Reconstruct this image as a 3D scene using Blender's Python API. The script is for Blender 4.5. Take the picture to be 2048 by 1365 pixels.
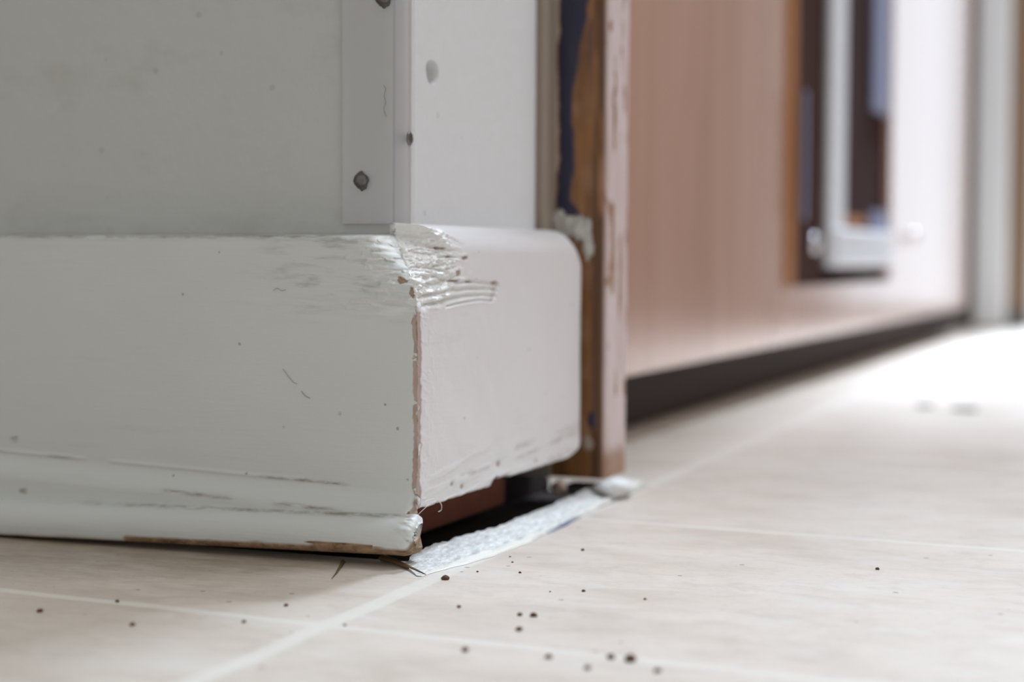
import bpy, bmesh, math, random
import numpy as np
from mathutils import Vector, Matrix

sc = bpy.context.scene
for o in list(bpy.data.objects):
    bpy.data.objects.remove(o, do_unlink=True)
COL = sc.collection

# ------------------------------------------------------------------ camera
CX, CY, H = 0.2371, -0.50392, 0.0945
YAW, PIT, ROLL, FPX = 0.37088, 0.04761, 0.00514, 3487.15
Fv = Vector((-math.sin(YAW)*math.cos(PIT), math.cos(YAW)*math.cos(PIT), -math.sin(PIT)))
Rv = Vector((math.cos(YAW), math.sin(YAW), 0.0))
Uv = Rv.cross(Fv)
R2 = Rv*math.cos(ROLL) + Uv*math.sin(ROLL)
U2 = -Rv*math.sin(ROLL) + Uv*math.cos(ROLL)
cd = bpy.data.cameras.new('camera')
cam = bpy.data.objects.new('camera', cd); COL.objects.link(cam)
m3 = Matrix((R2, U2, -Fv)).transposed()
cam.matrix_world = Matrix.Translation((CX, CY, H)) @ m3.to_4x4()
cd.sensor_width = 36.0
cd.lens = FPX/2048*36.0
cd.clip_start = 0.01
cd.dof.use_dof = True
cd.dof.focus_distance = 0.522
cd.dof.aperture_fstop = 7.2
sc.camera = cam

# ------------------------------------------------------------------ world, window daylight, exposure
sc.view_settings.view_transform = 'Standard'
sc.view_settings.look = 'None'
sc.view_settings.gamma = 1.0
sc.view_settings.exposure = 0.0
w = bpy.data.worlds.new('room_light'); sc.world = w; w.use_nodes = True
bg = w.node_tree.nodes['Background']
bg.inputs[0].default_value = (1.0, 0.99, 0.955, 1)
bg.inputs[1].default_value = 0.49
sc.cycles.use_denoising = True
sc.cycles.max_bounces = 6

def area(name, loc, rot, sx, sy, power, col):
    l = bpy.data.lights.new(name, 'AREA'); l.shape = 'RECTANGLE'; l.size = sx; l.size_y = sy
    l.energy = power; l.color = col
    o = bpy.data.objects.new(name, l); COL.objects.link(o); o.location = loc; o.rotation_euler = rot
    return o
# daylight entering by the glazed door in the far wall
area('window_daylight', (0.112, 2.05, 1.03), (math.radians(-90), 0, 0), 0.175, 2.0, 1.1, (0.74, 0.86, 1.0))
# unseen soft light from the upper right, added without any window
lo = Vector((1.10, 0.95, 1.95)); aim = Vector((0.0, 0.35, 0.0))
area('upper_right_fill', lo, (aim-lo).to_track_quat('-Z', 'Y').to_euler(), 0.7, 0.7, 23, (0.86, 0.92, 1.0))
# sunshine slanting in through the glazed door onto the far floor
sl = bpy.data.lights.new('sunshine_through_door', 'SPOT'); sl.energy = 6200; sl.color = (0.72, 0.85, 1.0)
sl.spot_size = math.radians(25); sl.spot_blend = 1.0; sl.shadow_soft_size = 0.55
so = bpy.data.objects.new('sunshine_through_door', sl); COL.objects.link(so)
so.location = (0.31, 4.15, 4.45); so.rotation_euler = (Vector((0.03, 1.20, 0))-so.location).to_track_quat('-Z', 'Y').to_euler()

# ------------------------------------------------------------------ helpers
def tag(o, label=None, cat=None, group=None, kind=None):
    if label: o['label'] = label
    if cat: o['category'] = cat
    if group: o['group'] = group
    if kind: o['kind'] = kind
    return o
def mesh_obj(name, verts, faces, mat, parent=None, smooth=True, attrs=None, mats=None, fmat=None):
    me = bpy.data.meshes.new(name)
    me.from_pydata([tuple(map(float, v)) for v in verts], [], [tuple(int(i) for i in f) for f in faces])
    me.validate()
    for m in (mats or [mat]): me.materials.append(m)
    if fmat is not None:
        me.polygons.foreach_set('material_index', np.array(fmat, dtype=np.int32))
    me.polygons.foreach_set('use_smooth', [smooth]*len(me.polygons))
    if attrs:
        for k, a in attrs.items():
            at_ = me.attributes.new(k, 'FLOAT', 'POINT')
            at_.data.foreach_set('value', np.asarray(a, dtype=np.float32).ravel())
    me.update()
    o = bpy.data.objects.new(name, me); COL.objects.link(o)
    if parent: o.parent = parent
    return o
def box_vf(x0, x1, y0, y1, z0, z1, off=0):
    v = [(x0,y0,z0),(x1,y0,z0),(x1,y1,z0),(x0,y1,z0),(x0,y0,z1),(x1,y0,z1),(x1,y1,z1),(x0,y1,z1)]
    f = [(0,3,2,1),(4,5,6,7),(0,1,5,4),(1,2,6,5),(2,3,7,6),(3,0,4,7)]
    return v, [tuple(i+off for i in q) for q in f]
def boxes(name, bs, mat, parent=None, bevel=0):
    V, Fs = [], []
    for b in bs:
        v, f = box_vf(*b, off=len(V)); V += v; Fs += f
    o = mesh_obj(name, V, Fs, mat, parent, smooth=False)
    if bevel:
        bm = bmesh.new(); bm.from_mesh(o.data)
        bmesh.ops.bevel(bm, geom=bm.edges[:], offset=bevel, segments=3, affect='EDGES', profile=0.5)
        bm.to_mesh(o.data); bm.free()
        o.data.polygons.foreach_set('use_smooth', [True]*len(o.data.polygons))
        md = o.modifiers.new('n', 'WEIGHTED_NORMAL')
    return o
def grid_faces(nu, nv, off=0, flip=False):
    i = np.arange(nu-1)[:, None]; j = np.arange(nv-1)[None, :]
    a = (i*nv+j).ravel()+off; b = a+nv; c = b+1; d = a+1
    q = np.stack([a, b, c, d], 1)
    if flip: q = q[:, ::-1]
    return q.tolist()
def hash2(ix, iy, seed):
    h = np.sin(ix*127.1+iy*311.7+seed*74.7)*43758.5453
    return h-np.floor(h)
def vnoise(x, y, seed=0):
    ix, iy = np.floor(x), np.floor(y); fx, fy = x-ix, y-iy
    u = fx*fx*(3-2*fx); v = fy*fy*(3-2*fy)
    a = hash2(ix, iy, seed); b = hash2(ix+1, iy, seed); c = hash2(ix, iy+1, seed); d = hash2(ix+1, iy+1, seed)
    return (a*(1-u)+b*u)*(1-v)+(c*(1-u)+d*u)*v
def fbm(x, y, seed=0, o=4):
    s = 0; a = 0.5; t = 0
    for k in range(o):
        s = s+a*vnoise(x*2**k+k*17.3, y*2**k+k*9.1, seed+k); t += a; a *= 0.5
    return s/t
def sst(a, b, x):
    t = np.clip((x-a)/(b-a), 0, 1); return t*t*(3-2*t)
def ctube(name, pts, r, mat, parent=None):
    P = [Vector(p) for p in pts]
    Q = []
    for k in range(len(P)-1):            # Catmull-Rom through the points
        p0, p1, p2, p3 = P[max(k-1, 0)], P[k], P[k+1], P[min(k+2, len(P)-1)]
        for t in (0, .2, .4, .6, .8):
            Q.append(0.5*((2*p1)+(p2-p0)*t+(2*p0-5*p1+4*p2-p3)*t*t+(3*p1-p0-3*p2+p3)*t**3))
    Q.append(P[-1]); V, Fc = [], []
    for k, q in enumerate(Q):
        d = (Q[min(k+1, len(Q)-1)]-Q[max(k-1, 0)]).normalized()
        a = d.cross(Vector((.3, .2, 1))).normalized(); b = d.cross(a)
        for m in range(6):
            t = 2*math.pi*m/6; V.append(q+(a*math.cos(t)+b*math.sin(t))*r)
    for k in range(len(Q)-1):
        for m in range(6): Fc.append((k*6+m, k*6+(m+1) % 6, (k+1)*6+(m+1) % 6, (k+1)*6+m))
    return mesh_obj(name, V, Fc, mat, parent)

# ------------------------------------------------------------------ materials
def new_mat(name):
    m = bpy.data.materials.new(name); m.use_nodes = True
    nt = m.node_tree; bs = nt.nodes['Principled BSDF']
    return m, nt, bs
def N(nt, typ, **kw):
    n = nt.nodes.new(typ)
    for k, v in kw.items(): setattr(n, k, v)
    return n
def L(nt, a, b): nt.links.new(a, b)
def coords(nt, scale=(1,1,1), rot=(0,0,0), loc=(0,0,0)):
    tc = N(nt, 'ShaderNodeTexCoord'); mp = N(nt, 'ShaderNodeMapping')
    mp.inputs['Scale'].default_value = scale; mp.inputs['Rotation'].default_value = rot; mp.inputs['Location'].default_value = loc
    L(nt, tc.outputs['Object'], mp.inputs['Vector']); return mp.outputs[0]
def noise(nt, vec, scale, detail=3, rough=0.5, dist=0.0):
    n = N(nt, 'ShaderNodeTexNoise'); n.inputs['Scale'].default_value = scale; n.inputs['Detail'].default_value = detail
    n.inputs['Roughness'].default_value = rough; n.inputs['Distortion'].default_value = dist
    L(nt, vec, n.inputs['Vector']); return n.outputs['Fac']
def ramp(nt, fac, stops):
    r = N(nt, 'ShaderNodeValToRGB'); e = r.color_ramp.elements
    while len(e) < len(stops): e.new(0.5)
    for k, (p, c) in enumerate(stops):
        e[k].position = p; e[k].color = (*c, 1) if len(c) == 3 else c
    L(nt, fac, r.inputs[0]); return r.outputs[0]
def mix(nt, fac, a, b, blend='MIX'):
    n = N(nt, 'ShaderNodeMix', data_type='RGBA', blend_type=blend)
    for idx, v in ((0, fac), (6, a), (7, b)):
        if isinstance(v, (int, float)): n.inputs[idx].default_value = v
        elif isinstance(v, tuple): n.inputs[idx].default_value = (*v, 1)
        else: L(nt, v, n.inputs[idx])
    return n.outputs[2]
def mth(nt, op, a, b=None, c=None, clamp=False):
    n = N(nt, 'ShaderNodeMath', operation=op, use_clamp=clamp)
    for idx, v in ((0, a), (1, b), (2, c)):
        if v is None: continue
        if isinstance(v, (int, float)): n.inputs[idx].default_value = v
        else: L(nt, v, n.inputs[idx])
    return n.outputs[0]
def bump(nt, bs, hts, prev=None):
    for h, dist, st in hts:
        b = N(nt, 'ShaderNodeBump'); b.inputs['Distance'].default_value = dist; b.inputs['Strength'].default_value = st
        L(nt, h, b.inputs['Height'])
        if prev is not None: L(nt, prev, b.inputs['Normal'])
        prev = b.outputs[0]
    L(nt, prev, bs.inputs['Normal'])
def attr(nt, name):
    a = N(nt, 'ShaderNodeAttribute'); a.attribute_name = name; return a.outputs['Fac']

def specks(nt, vec, scale, thr, seed=0.0):
    """sparse small round marks"""
    v = N(nt, 'ShaderNodeTexVoronoi'); v.inputs['Scale'].default_value = scale; L(nt, vec, v.inputs['Vector'])
    wn = N(nt, 'ShaderNodeTexWhiteNoise'); L(nt, v.outputs['Position'], wn.inputs['Vector'])
    near = mth(nt, 'LESS_THAN', v.outputs['Distance'], thr)
    few = mth(nt, 'GREATER_THAN', wn.outputs['Value'], 0.86)
    return mth(nt, 'MULTIPLY', near, few)

def wood_color(nt, scale=(60, 60, 8), cols=((0.10,0.04,0.012),(0.30,0.15,0.05))):
    v = coords(nt, scale)
    n = noise(nt, v, 3.0, 5, 0.6, 0.6)
    return ramp(nt, n, [(0.3, cols[0]), (0.7, cols[1])]), n

# painted board: satin paint, brushed lengthways; 'wood' shows bare timber, 'chip' shows broken filler, whitened to paint light on the worn facet
def make_board(name, base, strokes, tint, rough):
    m, nt, bs = new_mat(name)
    big = noise(nt, coords(nt, (6, 6, 9)), 3, 4)
    col = mix(nt, big, base, tint)
    st = noise(nt, coords(nt, strokes), 9, 5, 0.7)
    dirt = mth(nt, 'MULTIPLY', mth(nt, 'SUBTRACT', st, 0.60, clamp=True), 0.8, clamp=True)
    col = mix(nt, dirt, col, (0.30, 0.27, 0.22))
    sp = specks(nt, coords(nt), 150, 0.07)
    col = mix(nt, mth(nt, 'MULTIPLY', sp, 0.55), col, (0.12, 0.10, 0.06))
    gr = attr(nt, 'grime')
    gn = noise(nt, coords(nt, (60, 60, 400)), 2.0, 5, 0.7)
    g2 = mth(nt, 'MULTIPLY', gr, mth(nt, 'MULTIPLY', mth(nt, 'SUBTRACT', gn, 0.38, clamp=True), 4.0, clamp=True), clamp=True)
    col = mix(nt, g2, col, (0.20, 0.17, 0.12))
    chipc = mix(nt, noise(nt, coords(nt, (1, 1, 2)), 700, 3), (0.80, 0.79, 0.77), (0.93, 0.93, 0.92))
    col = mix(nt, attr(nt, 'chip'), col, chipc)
    wc, wn = wood_color(nt, (90, 90, 160), ((0.14, 0.075, 0.035), (0.42, 0.28, 0.17)))
    col = mix(nt, attr(nt, 'wood'), col, wc)
    pk = mix(nt, noise(nt, coords(nt, (1, 1, .3)), 500, 3), (0.36, 0.26, 0.21), (0.55, 0.45, 0.40))
    col = mix(nt, attr(nt, 'paper'), col, pk)
    L(nt, col, bs.inputs['Base Color'])
    rr = mth(nt, 'ADD', mth(nt, 'MULTIPLY', attr(nt, 'wood'), 0.3), rough)
    L(nt, rr, bs.inputs['Roughness'])
    bump(nt, bs, [(noise(nt, coords(nt, strokes), 40, 3, 0.6), 0.00022, 0.45), (noise(nt, coords(nt), 900, 3), 0.00012, 0.5), (big, 0.0008, 0.3)])
    return m
M_board = make_board('painted_board', (0.665, 0.69, 0.675), (1.5, 1.5, 22), (0.725, 0.745, 0.73), 0.46)
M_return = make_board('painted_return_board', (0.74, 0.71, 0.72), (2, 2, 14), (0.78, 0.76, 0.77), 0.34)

# plaster wall with roller stipple
def make_wall(name, base, tint, bumpst, warm=(0.47, 0.44, 0.39)):
    m, nt, bs = new_mat(name)
    big = noise(nt, coords(nt, (1, 1, 1)), 14, 4)
    col = mix(nt, big, base, tint)
    sm = noise(nt, coords(nt, (1, 1, 1.6), loc=(3.1, 0, 1.7)), 30, 4, 0.6)
    col = mix(nt, mth(nt, 'MULTIPLY', mth(nt, 'SUBTRACT', sm, 0.55, clamp=True), 2.2, clamp=True), col, warm)
    sp = specks(nt, coords(nt, loc=(5, 2, 1)), 120, 0.13)
    col = mix(nt, mth(nt, 'MULTIPLY', sp, 0.2), col, (0.22, 0.19, 0.13))
    L(nt, col, bs.inputs['Base Color']); bs.inputs['Roughness'].default_value = 0.55
    bump(nt, bs, [(noise(nt, coords(nt), 130, 3, 0.5), 0.0009, bumpst), (noise(nt, coords(nt), 700, 2), 0.00015, 0.3)])
    return m
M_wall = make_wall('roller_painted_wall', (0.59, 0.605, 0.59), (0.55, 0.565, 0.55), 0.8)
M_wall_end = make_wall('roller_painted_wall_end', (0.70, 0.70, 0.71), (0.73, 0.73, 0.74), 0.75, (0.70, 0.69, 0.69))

def simple(name, col, rough=0.5, metal=0.0, **kw):
    m, nt, bs = new_mat(name)
    n = noise(nt, coords(nt), kw.get('ns', 60), 4)
    c2 = tuple(c*kw.get('var', 0.85) for c in col)
    L(nt, mix(nt, n, col, c2), bs.inputs['Base Color'])
    bs.inputs['Roughness'].default_value = rough; bs.inputs['Metallic'].default_value = metal
    if 'coat' in kw:
        bs.inputs['Coat Weight'].default_value = kw['coat']; bs.inputs['Coat Roughness'].default_value = 0.15
    if kw.get('b'): bump(nt, bs, [(noise(nt, coords(nt), kw.get('bs', 400), 4), kw['b'], 0.6)])
    return m
M_dark = simple('cavity_shadow', (0.020, 0.010, 0.010), 0.9, b=0.002, bs=80)  # near-black colour paints in the shadow of the wall cavity
M_sill = simple('brick_red_sill_timber', (0.30, 0.10, 0.060), 0.85, b=0.0008, bs=200, ns=90, var=0.6)
M_nail = simple('weathered_steel', (0.22, 0.21, 0.20), 0.38, 0.9, b=0.0002, bs=1500)
M_stain = simple('rust_dust', (0.17, 0.15, 0.14), 0.8)
M_crumb = simple('dry_brown_crumb', (0.13, 0.055, 0.028), 0.8, b=0.0003, bs=1500)
M_black = simple('black_grit', (0.02, 0.017, 0.015), 0.8)
M_hair = simple('dark_hair', (0.12, 0.09, 0.06), 0.5)
M_fibre = simple('white_fibre', (0.8, 0.78, 0.75), 0.6)
M_splinter = simple('stained_splinter', (0.13, 0.075, 0.03), 0.7, b=0.0003, bs=900)
M_post = simple('white_gloss_paint', (0.92, 0.93, 0.95), 0.3, var=.97)
M_brownwall = simple('tan_timber_panel', (0.30, 0.20, 0.13), 0.6, ns=8)
M_greybase = simple('grey_skirting', (0.17, 0.17, 0.19), 0.5)
M_farwall = simple('far_plaster', (0.55, 0.54, 0.55), 0.6)
M_opening = simple('opening_shadow', (0.030, 0.010, 0.008), 0.9, b=0.001, bs=30)  # near-black colour paints the shadow inside the opening
M_frame = simple('dark_brown_flap_frame', (0.045, 0.018, 0.013), 0.95)
for _m in (M_opening, M_frame): _m.node_tree.nodes['Principled BSDF'].inputs['Specular IOR Level'].default_value = 0.1
M_orange = simple('orange_bare_cut_wood', (0.30, 0.11, 0.025), 0.6)
M_white_plastic = simple('white_plastic', (0.66, 0.67, 0.71), 0.35)
M_bluegrey = simple('blue_grey_strip', (0.20, 0.22, 0.34), 0.5)
M_screw = simple('bright_screw', (0.80, 0.78, 0.82), 0.25, 0.8)
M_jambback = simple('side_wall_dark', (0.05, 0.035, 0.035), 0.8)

# clear plastic corner guard
M_guard, nt, bs = new_mat('clear_plastic')
nt.nodes.remove(bs)
tr = N(nt, 'ShaderNodeBsdfTransparent'); tr.inputs[0].default_value = (0.995, 0.99, 0.995, 1)
gl = N(nt, 'ShaderNodeBsdfGlossy'); gl.inputs['Roughness'].default_value = 0.30
hz = N(nt, 'ShaderNodeBsdfDiffuse'); hz.inputs[0].default_value = (0.98, 0.98, 1.0, 1)
lw = N(nt, 'ShaderNodeFresnel'); lw.inputs[0].default_value = 1.3
m1 = N(nt, 'ShaderNodeMixShader'); m2 = N(nt, 'ShaderNodeMixShader'); m1.inputs[0].default_value = 0.32
L(nt, tr.outputs[0], m1.inputs[1]); L(nt, hz.outputs[0], m1.inputs[2])
L(nt, lw.outputs[0], m2.inputs[0]); L(nt, m1.outputs[0], m2.inputs[1]); L(nt, gl.outputs[0], m2.inputs[2])
bb = N(nt, 'ShaderNodeBump'); bb.inputs['Distance'].default_value = 0.0003; bb.inputs['Strength'].default_value = 0.4
L(nt, noise(nt, coords(nt, (1, 1, 0.02)), 900, 2), bb.inputs['Height']); L(nt, bb.outputs[0], gl.inputs['Normal'])
L(nt, m2.outputs[0], nt.nodes['Material Output'].inputs[0])

# silvery dried sealant
M_seal, nt, bs = new_mat('silvery_dried_sealant')
n1 = noise(nt, coords(nt, (2.2, 0.8, 1)), 320, 5, 0.7)
col = ramp(nt, n1, [(0.30, (0.44, 0.43, 0.42)), (0.48, (0.62, 0.62, 0.61)), (0.64, (0.86, 0.86, 0.85))])
col = mix(nt, attr(nt, 'edge'), col, (0.74, 0.72, 0.66))
col = mix(nt, attr(nt, 'blue'), col, (0.14, 0.15, 0.24))
L(nt, col, bs.inputs['Base Color']); bs.inputs['Roughness'].default_value = 0.5
bump(nt, bs, [(n1, 0.0007, 0.6), (noise(nt, coords(nt), 1400, 3), 0.0002, 0.6)])

# sheet vinyl printed with stone tiles
M_floor, nt, bs = new_mat('sheet_vinyl_stone_print')
tc = N(nt, 'ShaderNodeTexCoord'); sx = N(nt, 'ShaderNodeSeparateXYZ'); L(nt, tc.outputs['Object'], sx.inputs[0])
X, Y = sx.outputs[0], sx.outputs[1]
wob = mth(nt, 'MULTIPLY', mth(nt, 'SUBTRACT', noise(nt, coords(nt), 22, 3), 0.5), 0.0035)
def line(val, hw):
    # val: distance coordinate; lines every 0.2 m
    v = mth(nt, 'ADD', val, wob)
    r = mth(nt, 'SUBTRACT', v, mth(nt, 'MULTIPLY', mth(nt, 'ROUND', mth(nt, 'DIVIDE', v, 0.2)), 0.2))
    a = mth(nt, 'ABSOLUTE', r)
    n = N(nt, 'ShaderNodeMapRange', interpolation_type='SMOOTHSTEP'); L(nt, a, n.inputs[0])
    n.inputs[1].default_value = hw*0.75; n.inputs[2].default_value = hw*1.45; n.inputs[3].default_value = 1; n.inputs[4].default_value = 0
    return n.outputs[0]
gy = line(mth(nt, 'ADD', mth(nt, 'ADD', Y, 0.1057), mth(nt, 'MULTIPLY', X, 0.065)), 0.0020)
gx_ = line(mth(nt, 'SUBTRACT', mth(nt, 'ADD', X, mth(nt, 'MULTIPLY', Y, 0.012)), 0.0308), 0.0028)
grout = mth(nt, 'MAXIMUM', gy, gx_)
a1 = noise(nt, coords(nt, (1, 1.9, 1)), 11, 6, 0.62, 0.4)
a2 = noise(nt, coords(nt, (1, 2.0, 1), loc=(4, 1, 0)), 48, 6, 0.68, 0.5)
a3 = noise(nt, coords(nt, (1, 2.5, 1), loc=(1, 7, 0)), 260, 4, 0.7)
base = ramp(nt, a1, [(0.30, (0.54, 0.455, 0.385)), (0.5, (0.65, 0.57, 0.497)), (0.70, (0.69, 0.625, 0.565))])
base = mix(nt, mth(nt, 'MULTIPLY', mth(nt, 'SUBTRACT', a2, 0.50, clamp=True), 3.0, clamp=True), base, (0.50, 0.41, 0.35))
base = mix(nt, mth(nt, 'MULTIPLY', mth(nt, 'SUBTRACT', a3, 0.56, clamp=True), 3.4, clamp=True), base, (0.40, 0.33, 0.29))
pal = noise(nt, coords(nt, (1, 2, 1), loc=(9, 3, 0)), 30, 5, 0.6)
base = mix(nt, mth(nt, 'MULTIPLY', mth(nt, 'SUBTRACT', pal, 0.53, clamp=True), 2.5, clamp=True), base, (0.70, 0.67, 0.64))
# grime along the left board, deepened to paint the shoe moulding's shadow
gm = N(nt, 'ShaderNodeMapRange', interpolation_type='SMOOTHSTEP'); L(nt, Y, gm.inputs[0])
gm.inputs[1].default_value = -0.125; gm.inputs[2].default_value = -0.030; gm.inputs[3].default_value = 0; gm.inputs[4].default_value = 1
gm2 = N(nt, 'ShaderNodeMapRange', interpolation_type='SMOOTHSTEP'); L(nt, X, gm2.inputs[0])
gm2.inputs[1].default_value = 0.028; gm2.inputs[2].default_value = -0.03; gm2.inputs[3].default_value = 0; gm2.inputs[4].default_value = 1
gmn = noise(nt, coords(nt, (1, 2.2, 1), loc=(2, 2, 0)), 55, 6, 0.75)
grime_shadow = mth(nt, 'MULTIPLY', mth(nt, 'MULTIPLY', gm.outputs[0], gm2.outputs[0]), mth(nt, 'MULTIPLY', mth(nt, 'SUBTRACT', gmn, 0.38, clamp=True), 3.2, clamp=True))
base = mix(nt, mth(nt, 'MULTIPLY', grime_shadow, 0.75), base, (0.27, 0.21, 0.155))
fsp = specks(nt, coords(nt, (1, 1.3, 0), loc=(.3, .2, 0)), 420, 0.16)
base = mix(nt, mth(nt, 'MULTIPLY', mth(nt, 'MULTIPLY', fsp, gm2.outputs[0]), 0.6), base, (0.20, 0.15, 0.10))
base = mix(nt, mth(nt, 'MULTIPLY', mth(nt, 'MULTIPLY', gm.outputs[0], gm2.outputs[0]), 0.30), base, (0.36, 0.28, 0.20))  # smooth dark band, painted for the shadow under the moulding
col = mix(nt, mth(nt, 'MULTIPLY', grout, 0.62), base, (0.76, 0.73, 0.67))
sp = specks(nt, coords(nt, (1, 1, 0)), 130, 0.11)
col = mix(nt, mth(nt, 'MULTIPLY', sp, 0.7), col, (0.16, 0.10, 0.07))
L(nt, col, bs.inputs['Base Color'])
rn = noise(nt, coords(nt, (1, 3, 1)), 120, 4)
L(nt, mth(nt, 'ADD', mth(nt, 'MULTIPLY', rn, 0.16), 0.34), bs.inputs['Roughness'])
bump(nt, bs, [(a2, 0.0010, 0.45), (noise(nt, coords(nt, (1, 2, 1)), 420, 4, 0.6), 0.00018, 0.6), (grout, 0.0004, -0.5)])

# varnished door
M_door, nt, bs = new_mat('reddish_varnished_wood')
g1 = noise(nt, coords(nt, (1, 5, 0.7)), 2.2, 5, 0.6, 0.5)
col = ramp(nt, g1, [(0.3, (0.40, 0.21, 0.155)), (0.55, (0.50, 0.29, 0.225)), (0.75, (0.55, 0.36, 0.29))])
L(nt, col, bs.inputs['Base Color']); bs.inputs['Roughness'].default_value = 0.27
bs.inputs['Coat Weight'].default_value = 1.0; bs.inputs['Coat Roughness'].default_value = 0.15; bs.inputs['Coat IOR'].default_value = 1.6
bump(nt, bs, [(noise(nt, coords(nt, (1, 8, 0.6)), 12, 3), 0.001, 0.15)])

# old casing: bare stained wood, navy paint, cream paint, pinkish worn white
M_casing, nt, bs = new_mat('stripped_casing_wood')
wc, wn = wood_color(nt, (70, 70, 6), ((0.15, 0.060, 0.018), (0.36, 0.165, 0.055)))
wob2 = noise(nt, coords(nt, (1, 1, 1)), 60, 4)
wc = mix(nt, mth(nt, 'MULTIPLY', mth(nt, 'SUBTRACT', wob2, 0.5, clamp=True), 3.0, clamp=True), wc, (0.36, 0.19, 0.11))
col = mix(nt, attr(nt, 'dark_wood'), wc, (0.11, 0.045, 0.015))
pw = mix(nt, noise(nt, coords(nt, (1, 1, .25)), 70, 5, .6), (0.50, 0.34, 0.31), (0.78, 0.70, 0.72))
col = mix(nt, attr(nt, 'white'), col, pw)
col = mix(nt, attr(nt, 'cream'), col, (0.47, 0.40, 0.34))
col = mix(nt, attr(nt, 'navy'), col, (0.020, 0.020, 0.050))
L(nt, col, bs.inputs['Base Color']); bs.inputs['Roughness'].default_value = 0.42
bump(nt, bs, [(wn, 0.0008, 0.4)])

# ------------------------------------------------------------------ walls
T = 0.0165          # board thickness
WY = 0.133          # wall end runs from y 0 to here
# front sheet, end sheet with a screw hole, back sheet, top closing
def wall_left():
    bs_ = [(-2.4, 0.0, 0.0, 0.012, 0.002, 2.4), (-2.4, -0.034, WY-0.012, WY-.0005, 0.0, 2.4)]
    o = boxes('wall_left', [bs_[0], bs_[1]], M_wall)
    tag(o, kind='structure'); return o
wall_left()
# end sheet as a grid-like polygon with an elliptical hole; slightly rounded far arris
def wall_end():
    ang = np.linspace(0, 2*math.pi, 33)[:-1]
    cy_, cz_, ry, rz = 0.0312, 0.1562, 0.0052, 0.0046
    bm = bmesh.new()
    y0, y1, z0, z1 = 0.0119, WY-0.004, 0.026, 2.4
    outer = [bm.verts.new((0, y0, z0)), bm.verts.new((0, y1, z0)), bm.verts.new((0, y1, z1)), bm.verts.new((0, y0, z1))]
    # frame around hole, built as ring to a small square then strips
    sq = 0.012
    rings = []
    for k, (sc_, dx) in enumerate(((1.0, 0.0), (0.93, -0.0020), (0.85, -0.0060), (0.45, -0.0080), (0.15, -0.0082))):
        rings.append([bm.verts.new((dx, cy_+ry*sc_*math.cos(a)*(1+.06*math.sin(3*a)), cz_+rz*sc_*math.sin(a)*(1+.08*math.cos(2*a)))) for a in ang])
    for r0, r1 in zip(rings[:-1], rings[1:]):
        for i in range(32):
            f = bm.faces.new((r0[i], r0[(i+1) % 32], r1[(i+1) % 32], r1[i])); f.smooth = True
    bm.faces.new(rings[-1])
    sqv = []
    for a in ang:
        c, s = math.cos(a), math.sin(a); k = sq/max(abs(c), abs(s))
        sqv.append(bm.verts.new((0, cy_+k*c, cz_+k*s)))
    for i in range(32):
        bm.faces.new((sqv[i], sqv[(i+1) % 32], rings[0][(i+1) % 32], rings[0][i]))
    ya, yb, za, zb_ = cy_-sq, cy_+sq, cz_-sq, cz_+sq
    def quad(a, b, c, d):
        bm.faces.new([bm.verts.new((0, *p)) for p in (a, b, c, d)])
    quad((y0, z0), (y1, z0), (y1, za), (y0, za)); quad((y0, zb_), (y1, zb_), (y1, z1), (y0, z1))
    quad((y0, za), (ya, za), (ya, zb_), (y0, zb_)); quad((yb, za), (y1, za), (y1, zb_), (yb, zb_))
    # rounded far arris and thickness
    pr = [(0, y1)]+[(-0.004+0.004*math.cos(t), y1+0.004*math.sin(t)) for t in np.linspace(0.2, math.pi/2, 6)]+[(-0.012, y1+0.004)]
    for (xa, yA), (xb, yB) in zip(pr[:-1], pr[1:]):
        f = bm.faces.new([bm.verts.new(p) for p in ((xa, yA, z0), (xb, yB, z0), (xb, yB, z1), (xa, yA, z1))])
    for p4 in (((0, y0, z0), (-.012, y0, z0), (-.012, y1, z0), (0, y1, z0)), ((-.012, y0, z0), (-.012, y0, z1), (-.012, y1, z1), (-.012, y1, z0))):
        bm.faces.new([bm.verts.new(p) for p in p4])
    bmesh.ops.remove_doubles(bm, verts=[v for v in bm.verts if v not in outer], dist=1e-6)
    for v in outer:
        if not v.link_faces: bm.verts.remove(v)
    bmesh.ops.recalc_face_normals(bm, faces=bm.faces)
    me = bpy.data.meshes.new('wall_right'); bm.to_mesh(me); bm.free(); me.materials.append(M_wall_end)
    o = bpy.data.objects.new('wall_right', me); COL.objects.link(o); tag(o, kind='structure')
wall_end()
# timber inside the wall, seen through the gap under the short board
o = boxes('sill_plate', [(-0.030, -0.0045, 0.0130, 0.112, 0.0002, 0.0257)], M_sill, bevel=0.002)
tag(o, 'reddish brown timber end seen in the dark gap under the short board', 'timber')
tag(boxes('wall_core', [(-2.3, -0.035, 0.0125, WY-0.0125, -0.005, 2.3), (-0.40, -0.0175, WY+.0005, .196, -.005, 2.3)], M_dark), kind='structure')  # near-black fill for the gap's shadow, also hides the lit floor behind

# ------------------------------------------------------------------ floor with an open strip under the wall end
def floor():
    V, Fc = [], []
    def q(x0, x1, y0, y1):
        n = len(V); V.extend([(x0,y0,0),(x1,y0,0),(x1,y1,0),(x0,y1,0)]); Fc.append((n,n+1,n+2,n+3))
    q(0.030, 3.0, -2.5, 3.6); q(-2.6, 0.030, -2.5, -0.014); q(-2.6, 0.030, 0.192, 3.6)
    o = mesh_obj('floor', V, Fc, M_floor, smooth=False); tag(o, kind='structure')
    o = boxes('subfloor', [(-2.6, 0.0305, -0.015, 0.196, -0.02, -0.005)], M_dark); o['kind'] = 'structure'; o.name = 'floor_base'
floor()

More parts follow.
